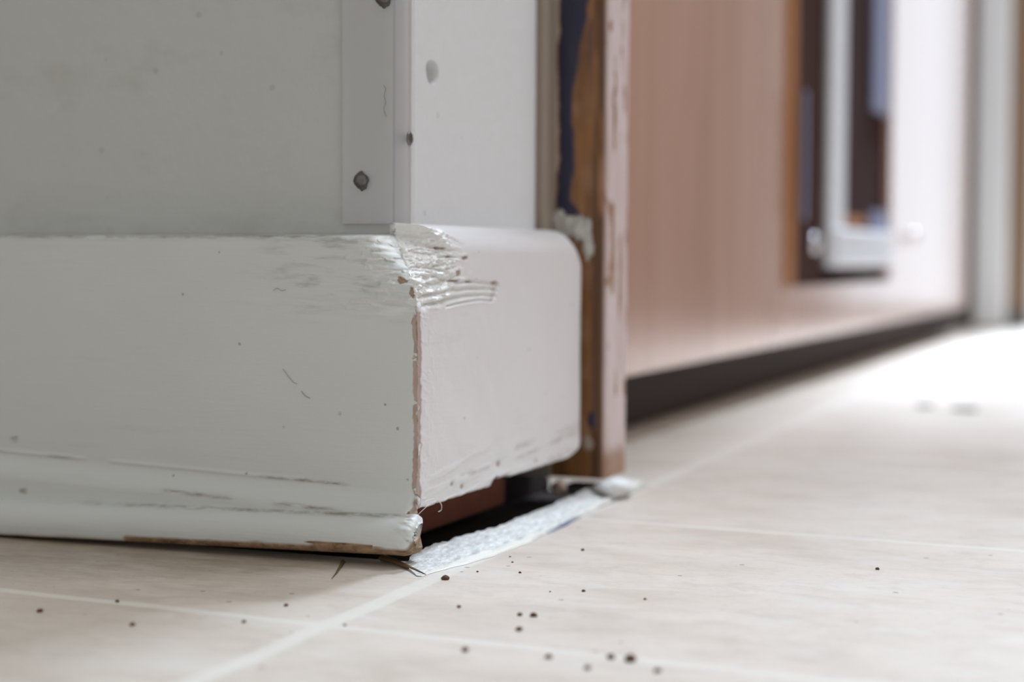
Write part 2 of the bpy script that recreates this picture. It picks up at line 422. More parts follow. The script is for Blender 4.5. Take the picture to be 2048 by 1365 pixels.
# ------------------------------------------------------------------ left baseboard
LB_Z0, LB_TOP = 0.0125, 0.1012
def corner_e(z):
    """how far the outer corner is worn back, by height"""
    return np.interp(z, [0.0, 0.072, 0.0775, 0.0815, 0.087, 0.0915, 0.0975, 0.1000, 0.1015, 0.11],
                     [0, 0, 0.0003, 0.0011, 0.0030, 0.0064, 0.0112, 0.0132, 0.0142, 0.0146])
def corner_jit(z):
    return 0.00045*(vnoise(z*900, z*0+3, 5)-.5)+0.0006*(vnoise(z*260, z*0+8, 6)-.5)
def left_board():
    xs = np.concatenate([np.linspace(-1.6, -0.24, 12), np.linspace(-0.236, -0.06, 120), np.linspace(-0.0595, T, 300)])
    # profile rows: (y, z)
    zr = np.concatenate([np.linspace(LB_Z0, 0.030, 70), np.linspace(0.0303, 0.060, 90), np.linspace(0.0603, LB_TOP-0.0012, 170)])
    prof = [(-T, z) for z in zr]
    prof += [(-T+0.0004, LB_TOP-.0006), (-T+0.0013, LB_TOP), (-T*0.5, LB_TOP+0.0004), (-0.0002, LB_TOP+0.0008)]
    P = np.array(prof); nz = len(P)
    Xg = np.repeat(xs[:, None], nz, 1); Yg = np.repeat(P[None, :, 0], len(xs), 0); Zg = np.repeat(P[None, :, 1], len(xs), 0)
    e = corner_e(Zg)+corner_jit(Zg)*1.0
    jx = corner_jit(Zg)
    # caulked flare towards the shoe (the line drops a little towards the corner)
    zl = np.interp(Xg, [-0.3, -0.14, T], [0.0300, 0.0278, 0.0222])
    fl = sst(0, 1, (zl-Zg)/0.0085)
    Yg = Yg-0.0034*fl
    # a proud, worn step where the caulk was dragged
    Yg = Yg-0.0004*np.exp(-((Zg-zl-0.0004)/0.0006)**2)*(vnoise(Xg*60, Zg*0, 3) > .35)
    # smeared wear next to the corner
    near = np.clip((Xg+0.036)/(T+0.036), 0, 1)
    dist = (T-Xg)
    fall = np.exp(-dist/0.0065)
    Yg = Yg+np.where(Yg < -0.002, (corner_e(Zg))*fall*1.0, 0)
    strk = fbm((Xg+Zg*.5)*70, Zg*900+Xg*40, 11, 4)-.5
    mask = sst(0.074, 0.080, Zg)*sst(0.103, 0.099, Zg)*near**1.3
    Yg = Yg+mask*strk*0.0021
    s2 = fbm(Xg*160, Zg*420, 21, 3)
    ridge = sst(0.60, 0.66, s2)*mask
    Yg = Yg-ridge*0.0006
    # dragged ripples lower down
    rp = np.sin((Zg-0.35*np.clip(Xg, -.03, .02)**2*8)*1500+4*vnoise(Xg*50, Zg*60, 9))
    m2 = sst(-0.035, 0.012, Xg)*sst(0.070, 0.078, Zg)*sst(0.090, 0.082, Zg)
    Yg = Yg+rp*0.00028*m2
    Yg = Yg+(fbm(Xg*25, Zg*60, 31, 3)-.5)*0.0006*(P[None, :, 1] < LB_TOP-.001)
    # edge: compress x so that the last column follows the worn corner
    xe = T-e
    near_edge = sst(0.0, 0.02, Xg-(-0.0035))
    Xn = np.where(Xg > -0.0035, -0.0035+(Xg+0.0035)*(xe+0.0035)/(T+0.0035), Xg)
    # lower strip, rounded at its end
    low = sst(0.0222, 0.0195, Zg)
    Yg = Yg+low*0.0030*sst(T-0.0035, T, Xg)**2
    woodm = ((np.exp(-(((Xg-0.0128)/0.0026)**2+((Zg-0.0875)/0.0016)**2))+np.exp(-(((Xg-0.0155)/0.0013)**2+((Zg-0.0838)/0.0026)**2))
             + np.exp(-(((Xg-0.0156)/0.0012)**2+((Zg-0.0748)/0.0022)**2)))*(.6+fbm(Xg*500, Zg*500, 41, 3)) > .72).astype(float)*.9
    woodm = np.maximum(woodm, (np.exp(-(((Xg-0.0150)/0.0014)**2+((Zg-0.0152)/0.0018)**2))*(.6+fbm(Xg*600, Zg*600, 44, 3)) > .6)*1.0)
    edge = np.clip((Xg-(T-0.0010-0.0012*fbm(Zg*240, Zg*0+2, 45, 3)))/0.0002, 0, 1)*sst(0.0775, 0.0765, Zg)
    paper = edge*(fbm(Xg*300, Zg*500, 46, 3) > .33)
    chip = mask*sst(.52, .62, fbm(Xg*120, Zg*700, 47, 4))*sst(-.012, .010, Xg)*.8
    grime = np.exp(-((Zg-zl-.0003)/0.0005)**2)*.9*sst(.35, .6, vnoise(Xg*70, Zg*0+1, 51))
    grime = np.maximum(grime, np.exp(-((Zg-0.0143-np.interp(Xg, [-.14, T], [.007, 0]))/0.0007)**2)*.8*sst(.25, .6, vnoise(Xg*50, Zg*0+4, 52))*sst(-0.135, -0.08, Xg))
    grime = np.maximum(grime, np.exp(-((Zg-0.1012)/0.0011)**2)*.8)
    grime = np.maximum(grime, .45*sst(0.070, 0.085, Zg)*sst(-.055, -.012, Xg)*sst(.5, .72, fbm(Xg*90, Zg*500, 53, 4)))
    for bx, bz, br in ((-.0101, .0455, .0007), (.0098, .0416, .0006), (-.127, .0158, .0018), (-.133, .0322, .0016), (.0135, .0260, .0005), (-.030, .0405, .0005)):
        grime = np.maximum(grime, 1.0*sst(.35, .6, np.exp(-(((Xg-bx)/br)**2+((Zg-bz)/br)**2))*(.6+.6*fbm(Xg*900, Zg*900, 55, 2))))
    V = np.stack([Xn, Yg, Zg], -1).reshape(-1, 3)
    Fc = grid_faces(len(xs), nz)
    n0 = len(V)
    # cap at the corner end and a bottom, so that the board is solid
    nl = (len(xs)-1)*nz
    back = [(0.0005, -0.0002, P[j, 1]) for j in range(nz)]
    V = np.concatenate([V, np.array(back)])
    Fc += [(nl+j, n0+j, n0+j+1, nl+j+1) for j in range(nz-1)]
    A = {}
    for k, a in (('wood', woodm), ('chip', chip), ('grime', grime), ('paper', paper)):
        A[k] = np.concatenate([np.asarray(a, float).ravel(), np.full(nz, 1.0 if k == 'paper' else 0.0)])
    o = mesh_obj('baseboard_left', V, Fc, M_board, attrs=A); tag(o, kind='structure')
left_board()

# ------------------------------------------------------------------ short return board round the corner
YE = 0.1405; ZB0 = 0.0168; ZT0 = 0.1052
GROOVES = [([(-0.0135, .0856), (.005, .0866), (.030, .0867), (.0475, .0858), (.0520, .0848)], .0007, .0009),
           ([(-0.0140, .0818), (.004, .0836), (.025, .0846), (.045, .0842), (.0500, .0832)], .0008, .0010),
           ([(-0.0145, .0793), (.003, .0806), (.020, .0822), (.040, .0823), (.0490, .0814)], .0008, .0009),
           ([(0.004, .0788), (.018, .0800), (.034, .0806), (.0465, .0800)], .0004, .0006)]
def return_board():
    ys = np.concatenate([np.linspace(-T, 0.062, 330), np.linspace(0.0626, YE-0.016, 70), YE-0.0155*(1-np.sin(np.linspace(0, math.pi/2, 26)))])
    nz = 300
    v = np.linspace(0, 1, nz)
    # denser rows in the upper third
    v = np.interp(np.linspace(0, 1, nz), [0, .10, .35, 1], [0, .035, .42, 1])
    Rt, Rb = 0.0150, 0.0120
    dt = np.clip(ys-(YE-Rt), 0, Rt); db = np.clip(ys-(YE-Rb*1.6), 0, Rb*1.6)
    zt = ZT0-Rt+np.sqrt(np.maximum(Rt**2-dt**2, 0))
    zb = ZB0+Rb*0.8-np.sqrt(np.maximum(1-(db/(Rb*1.6))**2, 0))*Rb*0.8
    zb = zb+(fbm(ys*160, ys*0+1, 61, 3)-.5)*0.0012*sst(YE, YE-.03, ys)
    zb = zb+0.0016*(sst(0.044, 0.0455, ys)-sst(0.062, 0.064, ys)*.4)+0.0010*np.exp(-((ys-.0495)/.002)**2)
    Yg = np.repeat(ys[:, None], nz, 1)
    Zg = zb[:, None]+(zt-zb)[:, None]*v[None, :]
    # fillet
    d_top = zt[:, None]-Zg; d_end = (YE-Yg); d_bot = Zg-zb[:, None]
    rt = 0.0095
    def fil(d, r):
        k = np.clip(r-d, 0, r); return r-np.sqrt(np.maximum(r*r-k*k, 0))
    drop = np.sqrt(fil(d_top, rt)**2+fil(d_end, 0.0045)**2)
    drop = np.maximum(drop, fil(d_bot, 0.0012))
    drop = np.minimum(drop, 0.0135)
    e = corner_e(Zg)+corner_jit(Zg)
    s = Yg+T
    # worn facet around the corner
    reach = np.interp(Zg, [.070, .078, .084, .090, .097, .101, .106], [.001, .006, .014, .020, .020, .014, .004])
    reach = reach*(0.8+.5*fbm(Zg*350, Zg*0+5, 62, 3))
    fac = np.clip(1-s/np.maximum(reach+.006, 1e-4), 0, 1)
    dd = np.maximum(drop, corner_e(Zg)*fac**1.15)
    # chipped layers
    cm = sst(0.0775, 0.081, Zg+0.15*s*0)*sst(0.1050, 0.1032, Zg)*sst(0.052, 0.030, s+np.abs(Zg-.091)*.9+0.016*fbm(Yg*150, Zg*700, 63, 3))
    n1 = fbm(Yg*90+Zg*200, Zg*620-Yg*60, 64, 5)
    terr = np.floor(n1*9)/9
    dd = dd+cm*(fbm(Yg*75, Zg*1500+Yg*150, 76, 4)-.5)*.0022*sst(0, .002, s)
    dd = dd+cm*((terr-.45)*0.0042+(fbm(Yg*420, Zg*900, 65, 3)-.5)*0.0011)
    # scooped grooves
    gm = np.zeros_like(dd); gend = np.zeros_like(dd)
    for pts, hw, dp in GROOVES:
        p = np.array(pts); zc = np.interp(Yg, p[:, 0], p[:, 1])
        on = sst(p[0, 0]-.001, p[0, 0]+.004, Yg)*sst(p[-1, 0]+.0006, p[-1, 0]-.0012, Yg)
        zc = zc+(fbm(Yg*300, Yg*0+2, 66, 2)-.5)*0.0004
        t_ = (Zg-zc)/hw
        g = np.where(t_ > 0, np.exp(-(t_*1.25)**4), np.exp(-(np.abs(t_)*.75)**2.2))
        gm = np.maximum(gm, g*on*dp*1.35)
        # pushed-up lip below
        gm = gm-0.00022*np.exp(-((t_+2.0)*1.4)**2)*on*sst(-.01, .01, Yg)
        gend = np.maximum(gend, np.exp(-(((Yg-p[-1, 0]+.002)/.0022)**2+((Zg-zc-.0004)/.0009)**2)))
    dd = dd+gm
    # brush drags low on the board and a few pits
    low = sst(.036, .026, Zg)
    dd = dd-low*(sst(.55, .62, fbm(Yg*35, (Zg-0.05*Yg)*420, 67, 3)))*0.00028
    dd = dd+(fbm(Yg*60, Zg*60, 68, 3)-.5)*0.0007*(1-np.clip(drop/.003, 0, 1))
    fine = fbm(Yg*380, Zg*380, 69, 3)
    dd = dd-0.0002*sst(.58, .72, fine)*sst(.020, 0, s)
    ridgel = sst(.58, .68, fbm(Yg*260, Zg*1100+Yg*200, 70, 3))*sst(.012, .001, s)
    dd = dd-0.00016*ridgel
    pits = [(.0520, .0235, .0013), (.0195, .0196, .001), (.0105, .0215, .0008), (.088, .0207, .0009)]
    woodm = np.zeros_like(dd)
    for (py, pz, pr) in pits:
        k = np.exp(-(((Yg-py)/(pr*1.8))**2+((Zg-pz)/pr)**2)); dd = dd+k*0.0010
        woodm = np.maximum(woodm, (k > .5)*.6)
    br = fbm(Yg*500, Zg*600, 71, 3)
    for (py, pz, ry, rz) in [(.0150, .0896, .0030, .0014), (.0480, .0861, .0018, .0010), (.0205, .0945, .0040, .0009), (.008, .0948, .0050, .0006), (.0135, .0871, .0060, .0004), (.026, .0866, .0050, .0004), (.003, .0975, .0060, .0005)]:
        k = np.exp(-(((Yg-py)/ry)**2+((Zg-pz)/rz)**2))*(.55+br)
        woodm = np.maximum(woodm, sst(.55, .75, k)*.8); dd = dd+sst(.4, .9, k)*0.0006
    woodm = np.maximum(woodm, sst(.6, .9, gend)*.55)
    wid = 0.0012+0.0028*fbm(Zg*190, Zg*0+7, 72, 4)
    paper = sst(0, .0003, wid-s)*sst(0.0785, 0.0770, Zg)*(fbm(Yg*400, Zg*260, 73, 3) > .30)
    woodm = np.maximum(woodm, (paper > .5)*sst(.58, .66, fbm(Yg*300, Zg*200, 74, 3))*.7)
    dd = dd+paper*0.0004
    # top split between wall paint and board
    crack = np.exp(-((Zg-np.interp(Yg, [-.004, .004, .012, .02], [.1032, .1030, .1010, .0990]))/.00035)**2)*sst(.022, .018, Yg)*(vnoise(Yg*500, Yg*0, 4) > .2)
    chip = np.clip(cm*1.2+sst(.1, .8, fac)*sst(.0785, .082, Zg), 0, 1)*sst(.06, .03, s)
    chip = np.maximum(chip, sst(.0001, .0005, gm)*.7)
    grime = np.clip(crack*.9+.5*low*sst(.55, .75, fbm(Yg*40, (Zg-0.05*Yg)*500, 75, 3)), 0, 1)
    Xg = T-dd
    Yn = Yg.copy()
    # first column follows the shared worn corner
    sh = np.clip(1-s/.028, 0, 1)**1.2
    Yn = Yg+e*sh*1.0
    Xg[0, :] = np.minimum(Xg[0, :], T-e[0, :]); Xg[0, :] = T-e[0, :]-.0001
    V = np.stack([Xg, Yn, Zg], -1)
    nu = len(ys)
    fr = V.reshape(-1, 3)
    Fc = grid_faces(nu, nz)
    # wrap back to the wall
    top = V[:, -1].copy(); top[:, 0] = 0.0; top[:, 2] += 0.0003
    bot = V[:, 0].copy(); bot[:, 0] = 0.0005; endc = V[-1].copy(); endc[:, 0] = 0.0005
    n0 = len(fr)
    allv = np.concatenate([fr, top, bot, endc])
    ti = [i*nz+nz-1 for i in range(nu)]; bi = [i*nz for i in range(nu)]; ei = [(nu-1)*nz+j for j in range(nz)]
    Fc += [(ti[i], ti[i+1], n0+i+1, n0+i) for i in range(nu-1)]
    Fc += [(bi[i+1], bi[i], n0+nu+i, n0+nu+i+1) for i in range(nu-1)]
    Fc += [(ei[j], n0+2*nu+j, n0+2*nu+j+1, ei[j+1]) for j in range(nz-1)]
    sk = V[0].copy(); sk[:, 0] -= .0030; sk[:, 1] += .0022
    n1_ = len(allv); allv = np.concatenate([allv, sk])
    Fc += [(j, j+1, n1_+j+1, n1_+j) for j in range(nz-1)]
    ex = 2*nu+nz
    A = {}
    for k, a in (('wood', woodm), ('chip', chip), ('grime', grime), ('paper', paper)):
        A[k] = np.concatenate([np.asarray(a, float).ravel(), np.zeros(nu), np.full(nu, 1.0 if k == 'wood' else 0), np.full(nz, 0.0), np.full(nz, .8 if k == 'chip' else 0)])
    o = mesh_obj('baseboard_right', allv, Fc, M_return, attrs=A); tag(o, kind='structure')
return_board()

# ------------------------------------------------------------------ shoe moulding under the left board
def shoe():
    xs = np.concatenate([np.linspace(-1.6, -0.24, 10), np.linspace(-0.236, -0.06, 120), np.linspace(-0.0594, 0.0196, 220)])
    pr = [(-T-.0005, .0150), (-T-.0032, .0152)]
    a = np.linspace(math.radians(86), math.radians(-12), 40)
    pr += [(-0.0200-0.0072*math.cos(t), 0.0075+0.0074*math.sin(t)) for t in a]
    pr += [(-0.0270, 0.0050), (-0.0264, 0.0040), (-0.0250, 0.0033), (-0.020, 0.0030), (-T-.0005, .0030)]
    P = np.array(pr); nz = len(P); nx = len(xs)
    Xg = np.repeat(xs[:, None], nz, 1); Yg = np.repeat(P[None, :, 0], nx, 0); Zg = np.repeat(P[None, :, 1], nx, 0)
    lift = np.interp(Xg, [-0.30, -0.14, 0.0196], [-0.0024, -0.0026, 0.0006])
    # rounded, broken end
    dend = 0.0196-Xg
    rr = 0.0030
    k = np.clip(rr-dend, 0, rr); sh = (rr-np.sqrt(np.maximum(rr*rr-k*k, 0)))
    cyc, czc = -0.0195, 0.0085
    f = 1-sh/0.0075
    Yg = cyc+(Yg-cyc)*f; Zg = czc+(Zg-czc)*f
    dent = (fbm(Xg*260, (Zg+Yg)*420, 81, 3)-.5)*0.0022*sst(0.010, 0.0, dend)
    Yg = Yg+dent; Xj = Xg-sst(0.006, 0, dend)*0.0009*fbm(Zg*420, Yg*300, 82, 3)
    Yg = Yg+(fbm(Xg*30, Zg*100, 83, 3)-.5)*0.0005
    flk = (fbm(Xg*90, Zg*700, 86, 3) > .62)*.0003
    Yg = Yg-flk*sst(.006, .003, Zg)
    Zs = Zg+lift
    woodm = sst(0.0060, 0.0053, P[None, :, 1]+0*Xg+(fbm(Xg*120, Xg*0+1, 84, 3)-.5)*.0010)*(Xg > -0.083)
    woodm = np.maximum(woodm, sst(.5, .62, fbm(Xg*200, Zg*300, 85, 3)+.42*sst(.0040, .0, dend)-np.clip(Zg-.0062, -.002, .01)*42-.17)*sst(.0065, .0025, dend))
    st = np.exp(-((Zg-(.0063-.02*(Xg+.01)))/.0007)**2)*(Xg > -.021)*(Xg < .0065)*sst(-.022, -.012, Xg)
    woodm = np.maximum(woodm, sst(.4, .7, st))
    woodm = np.maximum(woodm, (P[None, :, 1] < .0034)*1.0+0*Xg)
    grime = np.exp(-((Zg-.0148)/.0005)**2)*.8*(P[None, :, 0] < -.017)*sst(-.14, -.05, Xg)+.7*sst(.66, .74, fbm(Xg*60, Zg*900, 87, 3))*sst(.007, .004, Zg)
    V = np.stack([Xj, Yg, Zs], -1).reshape(-1, 3)
    Fc = grid_faces(nx, nz, flip=True)
    c = len(V); V = np.concatenate([V, [[0.0189, cyc, czc+0.0006]]])
    n0 = (nx-1)*nz
    Fc += [(n0+j+1, n0+j, c) for j in range(nz-1)]
    A = {'wood': np.append(woodm.ravel(), 1.0), 'grime': np.append(np.clip(grime, 0, 1).ravel(), 0), 'chip': np.zeros(c+1), 'paper': np.zeros(c+1)}
    o = mesh_obj('trim_1', V, Fc, M_board, attrs=A); tag(o, kind='structure')
shoe()

# ------------------------------------------------------------------ sealant strip at the cut floor edge
def seal():
    ys = np.linspace(-0.036, 0.205, 260); nv = 46
    xo = np.interp(ys, [-.036, -.020, .007, .035, .074, .116, .145, .175, .205], [.0268, .0293, .0335, .0350, .0333, .0303, .0288, .027, .022])
    xi = np.interp(ys, [-.036, -.031, -.025, -.014, -.001, .013, .047, .080, .116, .150, .175, .205], [.0252, .0215, .0165, .0135, .0128, .0150, .0190, .0186, .0180, .0166, .015, .014])
    hh = np.interp(ys, [-.036, -.022, 0.0, 0.04, 0.10, 0.15, .18, .205], [.0002, .0012, .0026, .0031, .0032, .0034, .0030, .0005])
    v = np.linspace(0, 1, nv)
    Yg = np.repeat(ys[:, None], nv, 1)
    jo = (fbm(ys*90, ys*0, 91, 3)-.5)*.0018; ji = (fbm(ys*140, ys*0+3, 92, 3)-.5)*.0016
    Xg = (xo+jo)[:, None]+((xi+ji)-(xo+jo))[:, None]*v[None, :]
    ht = np.interp(v, [0, .04, .16, .30, .9, 1.0], [.00, .30, .42, .38, .97, 1.0])
    Zg = hh[:, None]*ht[None, :]+0.0001
    Zg = Zg+(fbm(Yg*260, Xg*200, 93, 4)-.5)*0.0014*sst(0, .15, v)[None, :]*np.clip(hh/.003, 0, 1)[:, None]
    Zg = Zg+.0010*sst(.55, .75, fbm(Yg*90, Xg*60, 94, 3))*sst(.09, .15, Yg)*sst(0, .3, v)[None, :]
    edge = np.repeat((sst(.22, .14, v))[None, :], len(ys), 0)
    blue = np.exp(-((Yg-.074-0.0*Xg)/.022)**2)*sst(.12, .05, v)[None, :]*sst(.45, .6, fbm(Yg*120, Xg*80, 95, 3)+.15)
    V = np.stack([Xg, Yg, np.maximum(Zg, .0001)], -1)
    low = V[:, -1].copy(); low[:, 2] = -.0048; low[:, 0] += .0015
    A = V.reshape(-1, 3); n0 = len(A)
    Fc = grid_faces(len(ys), nv, flip=True)
    Fc += [(i*nv+nv-1, (i+1)*nv+nv-1, n0+i+1, n0+i) for i in range(len(ys)-1)]
    V = np.concatenate([A, low])
    z = np.zeros(len(low))
    o = mesh_obj('sealant_strip', V, Fc, M_seal, attrs={'edge': np.append(edge.ravel(), z), 'blue': np.append(np.clip(blue, 0, 1).ravel(), z)})
    tag(o, 'silvery white crusted sealant strip curling up along the cut floor edge below the gap', 'sealant')
seal()

def lump(name, loc, r, mat, seed, parent=None, rot=0.0, sub=3, rough=.35):
    bm = bmesh.new(); bmesh.ops.create_icosphere(bm, subdivisions=sub, radius=1.0)
    me = bpy.data.meshes.new(name)
    bm.verts.ensure_lookup_table()
    co = np.array([v.co[:] for v in bm.verts])
    n = fbm(co[:, 0]*1.6+seed+co[:, 2], co[:, 1]*1.6+co[:, 2]*1.3+seed*2, seed, 3)
    co = co*(1+(n-.5)*2*rough)[:, None]*np.array(r)
    for v, c in zip(bm.verts, co): v.co = c
    for f in bm.faces: f.smooth = True
    bm.to_mesh(me); bm.free(); me.materials.append(mat)
    o = bpy.data.objects.new(name, me); COL.objects.link(o); o.location = loc; o.rotation_euler = (0, 0, rot)
    if parent: o.parent = parent
    return o

# ------------------------------------------------------------------ door casing at the end of the wall
CYF, CXR = 0.1470, 0.0238
def casing():
    z = np.concatenate([np.linspace(0.0075, 0.26, 300), np.linspace(.27, 2.1, 30)])
    r = 0.0035
    prof = [(-0.016, CYF+0.030), (-0.016, CYF)] + [(x, CYF) for x in np.linspace(-0.0155, CXR-r, 60)]
    prof += [(CXR-r+r*math.sin(t), CYF+r-r*math.cos(t)) for t in np.linspace(0.1, math.pi/2, 12)]
    prof += [(CXR, y) for y in np.linspace(CYF+r+.001, CYF+0.026, 24)]
    prof += [(CXR-.002, CYF+.030), (-0.016, CYF+0.030)]
    P = np.array(prof); npf = len(P); nz = len(z)
    Xg = np.repeat(P[None, :, 0], nz, 0); Yg = np.repeat(P[None, :, 1], nz, 0); Zg = np.repeat(z[:, None], npf, 1)
    s = np.concatenate([[0], np.cumsum(np.hypot(*np.diff(P, axis=0).T))]); S = np.repeat(s[None, :], nz, 0)
    j = (fbm(Zg*70, Zg*0+1, 101, 4)-.5); j2 = (fbm(Zg*55, Zg*0+9, 102, 4)-.5)
    nl = np.interp(Zg, [.11, .15, .2], [.0020, .0028, .0036])+j*.0034
    nr = np.interp(Zg, [.10, .112, .1175, .1255, .147, .159, .173, .185, .197, .22], [.0125, .0122, .0082, .0100, .0090, .0102, .0120, .0132, .0150, .016])+j2*.0058
    front = (Yg < CYF+.0005)
    navy = front*sst(0, .0006, Xg-nl)*sst(0, .0008, nr-Xg)*(Zg > .1105+.004*j)
    navy = np.maximum(navy, front*np.exp(-(((Xg-.0165)/.0012)**2+((Zg-.178)/.018)**2))*(fbm(Xg*600, Zg*120, 105, 3) > .5)*.6)
    navy = np.maximum(navy, sst(.45, .6, np.exp(-(((Xg-.0180)/.0020)**2+((Zg-.0310)/.0042)**2))*(.7+.6*fbm(Xg*600, Zg*300, 103, 2)))*front)
    cream = front*sst(0, .0006, nl-Xg)
    cream = np.maximum(cream, front*(Xg < .0020+j*.003)*(Zg > .1105))
    cream = np.maximum(cream, front*.8*sst(.5, .65, np.exp(-(((Xg-.0165)/.0030)**2+((Zg-.0215)/.0040)**2))*(.6+.8*fbm(Xg*500, Zg*300, 104, 3))))
    side = sst(CXR-.0022, CXR-.0004, Xg)
    white = side*(1-sst(.60, .70, fbm(Yg*220+3, Zg*70, 106, 4))*.85)*(1-.8*sst(.020, .012, Zg+j*.01))
    dark_wood = front*sst(CXR-.0070, CXR-.0050, Xg)*sst(.30, .45, fbm(Xg*150, Zg*25, 107, 3))  # darker brown band of the wood beside the right edge
    Yn = Yg+np.where(front, -(navy+cream*.5)*.0005+(fbm(Xg*120, Zg*60, 108, 3)-.5)*.0008, 0)
    Xn = Xg+np.where(side > .5, (fbm(Zg*50, Yg*100, 109, 3)-.5)*.0008, 0)
    V = np.stack([Xn, Yn, Zg], -1).reshape(-1, 3)
    Fc = grid_faces(nz, npf, flip=True)+[tuple(range(npf))]
    A = {k: a.astype(float).ravel() for k, a in (('navy', navy), ('cream', cream), ('white', white), ('dark_wood', dark_wood))}
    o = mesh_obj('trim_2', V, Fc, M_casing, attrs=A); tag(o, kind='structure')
    return o
cas = casing()
tag(boxes('trim_4', [(-0.03, 0.0022, WY+.0015, CYF+.001, 0.026, 2.1)], simple('tan_edge_wood', (.40, .33, .27), .6, ns=120), bevel=.0008), kind='structure')
# filler smeared over the casing where the short board meets it
def smear():
    bm = bmesh.new()
    def blob(x, z, rx, rz, d, seed):
        b2 = bmesh.ops.create_icosphere(bm, subdivisions=4, radius=1.0)
        co = np.array([v.co[:] for v in b2['verts']])
        n = fbm(co[:, 0]*2+seed, co[:, 2]*2+seed, seed, 3)
        for v, c, k in zip(b2['verts'], co, n):
            q = 1+(k-.5)*1.1
            v.co = (x+c[0]*rx*q, CYF-.0004+c[1]*d*q, z+c[2]*rz*q)
    blob(0.0050, .1085, .0062, .0042, .0030, 3); blob(0.0125, .1060, .0042, .0062, .0026, 5)
    blob(0.0160, .1015, .0022, .0075, .0018, 6); blob(0.0080, .1060, .0050, .0030, .0026, 8)
    for f in bm.faces: f.smooth = True
    me = bpy.data.meshes.new('filler_smear'); bm.to_mesh(me); bm.free(); me.materials.append(M_seal2)
    o = bpy.data.objects.new('filler_smear', me); COL.objects.link(o)
    tag(o, 'pale lumpy filler smeared on the brown casing above the short board', 'filler')
M_seal2 = simple('pale_filler', (0.62, 0.60, 0.56), 0.55, b=0.0006, bs=300, ns=200, var=.7)
smear()
# broken bits at the foot of the casing
tag(lump('filler_lump', (0.0085, 0.136, 0.0045), (.0030, .0035, .0034), simple('pinkish_filler', (.55, .40, .34), .7, b=.0004), 4), 'small pinkish filler lump in the gap at the foot of the brown casing', 'filler')
tag(lump('plaster_crumb', (0.0265, 0.150, 0.0040), (.0075, .010, .0035), M_seal2w if False else simple('white_crumbly_plaster', (.80, .80, .80), .6, b=.0006), 7), 'white crumbly lump on the end of the sealant strip by the casing foot', 'plaster')
tag(boxes('floor_shim', [(0.004, 0.024, 0.150, 0.166, 0.0002, 0.0035)], simple('grey_shim', (.12, .10, .11), .8)), 'thin dark shim under the foot of the brown casing', 'shim')

# ------------------------------------------------------------------ corner guard and nails
def guard():
    t = .0012; z0, z1 = 0.1052, 2.2; g = 0.0003
    wl, wr = .0172, .0138
    pts = [(-wl, -g), (-wl, -g-t), (t+g-.0006, -g-t), (t+g, -g-t+.0006), (t+g, wr), (g, wr), (g, -g)]
    n = len(pts)
    V = [(x, y, z0) for x, y in pts]+[(x, y, z1) for x, y in pts]
    Fc = [(i, (i+1) % n, n+(i+1) % n, n+i) for i in range(n)]+[tuple(range(n))[::-1], tuple(range(n, 2*n))]
    o = mesh_obj('corner_guard', V, Fc, M_guard, smooth=False)
    tag(o, 'clear plastic corner guard nailed upright over the wall corner above the baseboard', 'corner guard')
guard()
def nail(loc, rotz, r, label, stain, proud=.0012):
    root = bpy.data.objects.new('nail', None); COL.objects.link(root); root.location = loc; root.rotation_euler = (0, 0, rotz)
    root.empty_display_size = .005
    tag(root, label, 'nail', 'nails in the corner guard')
    # local -Y is outwards
    bm = bmesh.new()
    prof = [(0, -proud-.00022), (r*.45, -proud-.0002), (r*.8, -proud-.0001), (r, -proud+.0002), (r*.96, -proud+.0006), (r*.45, -proud+.0009), (r*.42, .004)]
    S = 24; rings = []
    for rr, yy in prof:
        rings.append([bm.verts.new((max(rr, 1e-6)*math.cos(2*math.pi*k/S)*(1+.04*math.sin(5*k)), yy, max(rr, 1e-6)*math.sin(2*math.pi*k/S))) for k in range(S)])
    for a, b in zip(rings[:-1], rings[1:]):
        for k in range(S): bm.faces.new((a[k], a[(k+1) % S], b[(k+1) % S], b[k])).smooth = True
    bmesh.ops.recalc_face_normals(bm, faces=bm.faces)
    me = bpy.data.meshes.new('head'); bm.to_mesh(me); bm.free(); me.materials.append(M_nail)
    o = bpy.data.objects.new('head', me); COL.objects.link(o); o.parent = root
    if stain:
        S = 72; v = [(0, -.00006, 0)]
        for k in range(S):
            a = 2*math.pi*k/S; n = float(vnoise(np.array(3+2.2*math.cos(a)), np.array(5+2.2*math.sin(a)), 7))
            q = r*1.08+.0011*n+.0012*max(0, math.sin(a))**30*n+.0013*max(0, -math.sin(a))**40
            v.append((q*math.cos(a), -.00006, q*math.sin(a)))
        v += [(x*.9, .00002, z*.9) for x, y, z in v[1:]]
        f = [(0, 1+k, 1+(k+1) % S) for k in range(S)]+[(1+k, 1+S+k, 1+S+(k+1) % S, 1+(k+1) % S) for k in range(S)]
        mesh_obj('stain', v, f, M_stain, parent=root)
nail((-0.0099, -0.0015, 0.1190), 0, .0019, 'round grey nail with a dark smudge on the left face of the clear corner guard', True, .0006)
nail((0.0015, 0.0098, 0.1328), math.pi/2, .0023, 'small grey nail standing proud on the right edge of the clear corner guard', False, .0004)
# flattened one at the very top
nail((-0.0022, -0.0015, 0.1768), 0, .0022, 'dark nail at the top edge of the photo on the corner guard arris', True, .0004)

